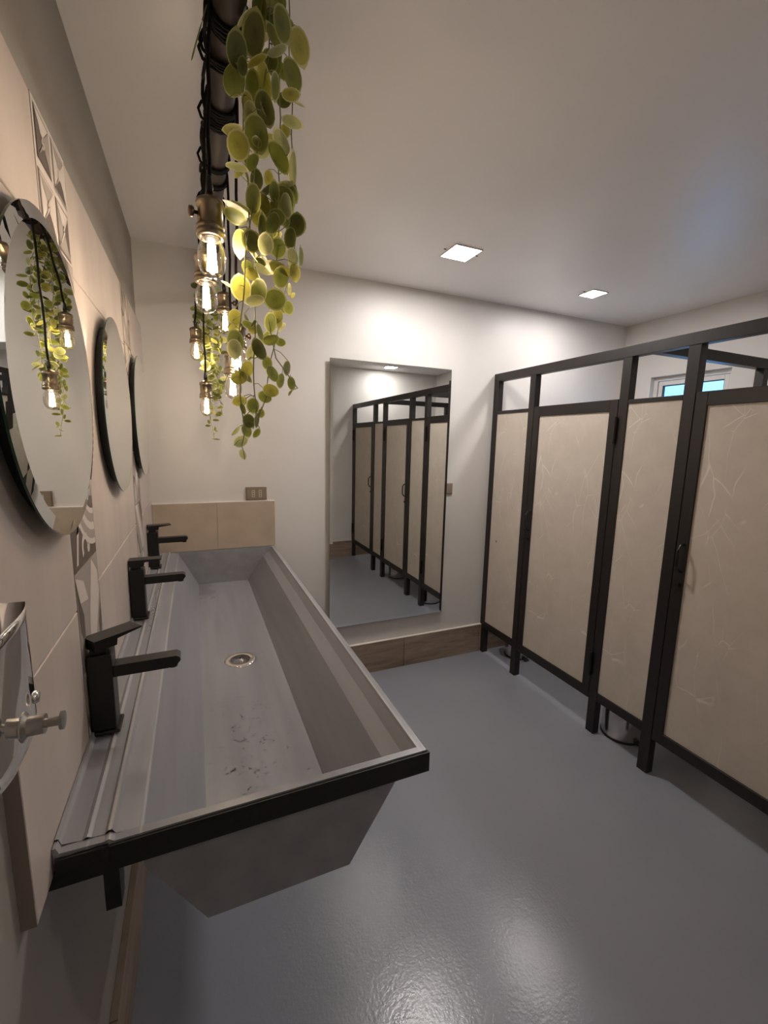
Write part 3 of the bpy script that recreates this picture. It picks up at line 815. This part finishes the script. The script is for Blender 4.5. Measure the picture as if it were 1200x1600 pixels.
L6 = [(345,365,80,145,0,'y'),(410,352,105,115,-15,'d'),(372,340,45,110,-8,'p'),(490,370,85,115,0,'p'),(562,392,92,108,0,'g'),(668,260,98,118,5,'d'),(632,335,65,110,5,'d'),(645,440,60,92,-15,'p'),(687,441,40,108,0,'g'),
 (575,560,92,112,0,'g'),(655,530,62,100,-8,'y'),(605,525,50,90,-60,'y'),(350,618,112,138,-10,'y'),(450,640,95,145,8,'g'),(545,683,120,128,90,'g'),(620,730,58,75,-10,'g'),(560,775,60,82,0,'y'),(568,815,34,60,0,'y'),
 (520,815,66,112,2,'g'),(520,912,62,98,75,'g'),(460,870,32,92,-15,'g'),(318,785,82,88,0,'y'),(312,845,60,75,90,'y'),(320,920,92,132,-12,'g'),(315,965,80,110,-5,'p'),(455,965,78,125,-25,'d'),(410,985,55,95,25,'p'),
 (500,1045,58,72,0,'g'),(385,1080,72,100,15,'y'),(342,1128,82,98,75,'y'),(375,1118,34,95,-45,'g'),(530,1105,60,98,-30,'g'),(577,1145,48,85,10,'g'),(613,1073,40,82,5,'d'),(638,1160,46,76,-8,'g'),(630,1215,15,36,30,'g'),
 (520,1200,78,92,-70,'y'),(487,1237,70,80,-60,'g'),(340,1260,55,78,70,'y'),(368,1258,30,50,0,'g'),(420,1287,68,90,0,'g'),(361,1303,30,66,-20,'g'),(465,1330,38,54,0,'g'),(395,1375,76,84,-10,'d'),(443,1368,28,88,8,'d'),
 (383,1428,56,78,-20,'g'),(440,1442,34,62,35,'g'),(322,1430,24,72,42,'p'),(350,1490,62,86,60,'p'),(362,1562,40,64,-20,'p'),(275,600,14,72,-58,'p'),(385,795,18,62,-25,'d'),(420,820,14,50,32,'d'),(490,465,30,105,-25,'p'),
 (475,510,45,95,-55,'p'),(425,430,22,150,-35,'p'),(470,265,50,120,0,'d'),(495,235,16,165,-27,'p'),(330,168,40,150,-58,'p'),(540,310,80,70,0,'y'),(590,120,130,150,0,'g'),(640,60,60,80,0,'g'),(470,170,80,120,0,'y'),
 (530,180,45,130,10,'p'),(610,150,60,125,-5,'p'),(625,625,28,60,0,'p'),(645,660,24,34,40,'y'),(430,690,60,110,80,'p'),(560,500,60,100,-70,'y'),(505,340,60,90,10,'g'),(530,250,80,120,20,'g'),(440,215,60,90,0,'y'),(600,220,60,100,-10,'g')]
leaves = [(280+x/A, y/A, w_/A, h/A, a, t) for x, y, w_, h, a, t in L5]+[(280+x/B, 280+y/B, w_/B, h/B, a, t) for x, y, w_, h, a, t in L6]
VY = .845
fv = empty('trailing_vine', (PX+.02, VY, PZ+.02)); tag(fv, 'big artificial vine with round green and yellow leaves hanging in front of the bulbs', 'hanging plant', 'trailing vines on the pipe')
def depth_for(px, py, yy):
    d = CAMR*((px-600)/FPX)+CAMD*((py-800)/FPX)+CAMF
    return yy/d.y
UP = Vector((0, 0, 1))
strands = [
 [(425,-60),(424,0),(418,90),(405,200),(396,300),(386,380),(379,470),(372,560),(376,620),(384,670),(374,704)],
 [(440,-60),(441,0),(438,120),(436,250),(438,340),(431,430),(421,500),(430,560),(452,590),(470,612)],
 [(405,-60),(392,40),(378,150),(384,260),(392,360),(401,450),(396,560),(400,640),(392,680)],
 [(450,-60),(452,60),(457,180),(456,300),(460,380),(450,440),(436,500),(424,560),(416,620),(398,660)]]
soff = [-.012, .022, .0, .035]
bm = NB(); S3 = []
for s, off in zip(strands, soff):
    pts = []
    for i in range(len(s)-1):
        for k in range(4):
            f = k/4; x = s[i][0]*(1-f)+s[i+1][0]*f; y = s[i][1]*(1-f)+s[i+1][1]*f
            x += 1.5*math.sin(y*.05+off*200)
            pts.append(at(x, y, depth_for(x, y, VY+off+.006*math.sin(y*.03))))
    S3.append(pts); tube(bm, [p-fv.location for p in pts], .0011, 5)
for i, (x, y, w_, h, a, t) in enumerate(leaves):
    off = rng.uniform(-.03, .02) if max(w_, h) > 24 else rng.uniform(0, .05)
    c = at(x, y, depth_for(x, y, VY+off))
    dist = (c-CAMP).dot(CAMF)
    L = max(w_, h, 4)*dist/FPX; Wd = min(w_, h)*dist/FPX
    a_ = math.radians(a)
    if w_ > h: a_ += PI/2
    ydir = -CAMD*math.cos(a_)+CAMR*math.sin(a_)
    view = (CAMP-c).normalized()
    ydir = (ydir-view*ydir.dot(view)).normalized()
    if rng.random() < .55: ydir = -ydir
    ratio = min(1, Wd/(.88*L)); tilt = math.acos(ratio)*rng.choice((-1, 1))
    nrm = Matrix.Rotation(tilt, 3, ydir) @ view
    base = c-ydir*L*.5
    # lean the long axis a little in depth
    add_leaf(fv, base, ydir, nrm, L, t)
    # petiole to the nearest strand
    q4 = min((p for s in S3 for p in s), key=lambda p: (p-base).length+.3*abs(p.z-(base.z+.01)))
    if (q4-base).length < .06:
        mid = (q4+base)/2+Vector((0, 0, .004))
        tube(bm, [q4-fv.location, mid-fv.location, base-fv.location], .0007, 4)
# filler leaves deeper inside the bunch
for k in range(34):
    s = rng.choice(S3); p = s[rng.randrange(2, len(s)-9)]
    if p.z < 1.66: continue
    yd = Vector((rng.uniform(-1, 1), rng.uniform(-.3, 1), rng.uniform(-1, .3))).normalized()
    nr = Vector((rng.uniform(-1, 1), rng.uniform(-1, 0), rng.uniform(-.6, .6)))
    add_leaf(fv, p+Vector((0, .01, 0)), yd, nr, rng.uniform(.018, .030), rng.choice('ggdyp'))
obj('stem', bm, M_STEM, fv)

# narrow leaf hanging from the left side of the pipe belongs to the same vine
pb = at(316, 32, depth_for(316, 32, .90)); pe = at(299, 95, depth_for(299, 95, .90))
bm = NB(); dv = pe-pb
t = bmesh.new()
prof = [(.0008, 0), (.0028, .2), (.0036, .55), (.0036, .85), (.002, .97), (0, 1)]
lathe(t, [(r_, z_*dv.length) for r_, z_ in prof], 8)
merge(bm, t, Matrix.Translation(pb-fv.location) @ dv.to_track_quat('Z', 'Y').to_matrix().to_4x4() @ Matrix.Diagonal((1, .35, 1, 1)))
nl = obj('narrow_leaf', bm, LEAFM['d'], fv); nl['label'] = 'long narrow leaf hanging left of the pipe'
bm = NB(); tube(bm, [Vector((PX+.03, VY+.03, PZ+.02))-fv.location, Vector((PX, .87, PZ+.032))-fv.location, Vector((PX-.034, .89, PZ))-fv.location, pb-fv.location], .0012, 5); obj('stem', bm, M_STEM, fv)

# back vine, seen small beside the bulbs and again in the near round mirror
bvx = empty('trailing_vine', (.072, 2.0, PZ)); tag(bvx, 'smaller trailing vine hanging far behind the bulbs near the back wall', 'hanging plant', 'trailing vines on the pipe')
rng = random.Random(8)
bm = NB()
cl = [(.030, -.07, 1.74), (-.022, .02, 1.80), (.018, -.03, 1.70), (.034, .03, 1.60), (-.004, -.015, 1.495), (.0, .045, 1.66)]
for i, (dx, dy, zb) in enumerate(cl):
    pts = []; n = int(26+max(0, 1.7-zb)*50)
    for k in range(n+1):
        z = PZ+.028-(PZ+.028-zb)*k/n
        f = min(1, k/8)
        wv = .010*math.sin(z*17+i*2)
        p = Vector((.074+dx*f+wv, 2.0+dy*f*1.3+.012*math.cos(z*13+i), z)); pts.append(p-bvx.location)
    tube(bm, pts, .0011, 4)
    for k in range(2, n+1):
        p = pts[k]+bvx.location
        
        for sd_ in ((-1, 1) if rng.random() < .8 else (rng.choice((-1, 1)),)):
            az = rng.uniform(0, 2*PI)
            yd = Vector((math.cos(az), math.sin(az), rng.uniform(-.9, .3))).normalized()
            nr = Vector((rng.uniform(-1, 1), rng.uniform(-1, .4), rng.uniform(-.3, .9)))
            b0 = p+yd*.007
            add_leaf(bvx, b0, yd, nr, rng.uniform(.024, .036) if p.z > 1.6 else rng.uniform(.018, .028), rng.choice('ggggddyp'))
            tube(bm, [p-bvx.location, b0-bvx.location], .0007, 4)
obj('stem', bm, M_STEM, bvx)
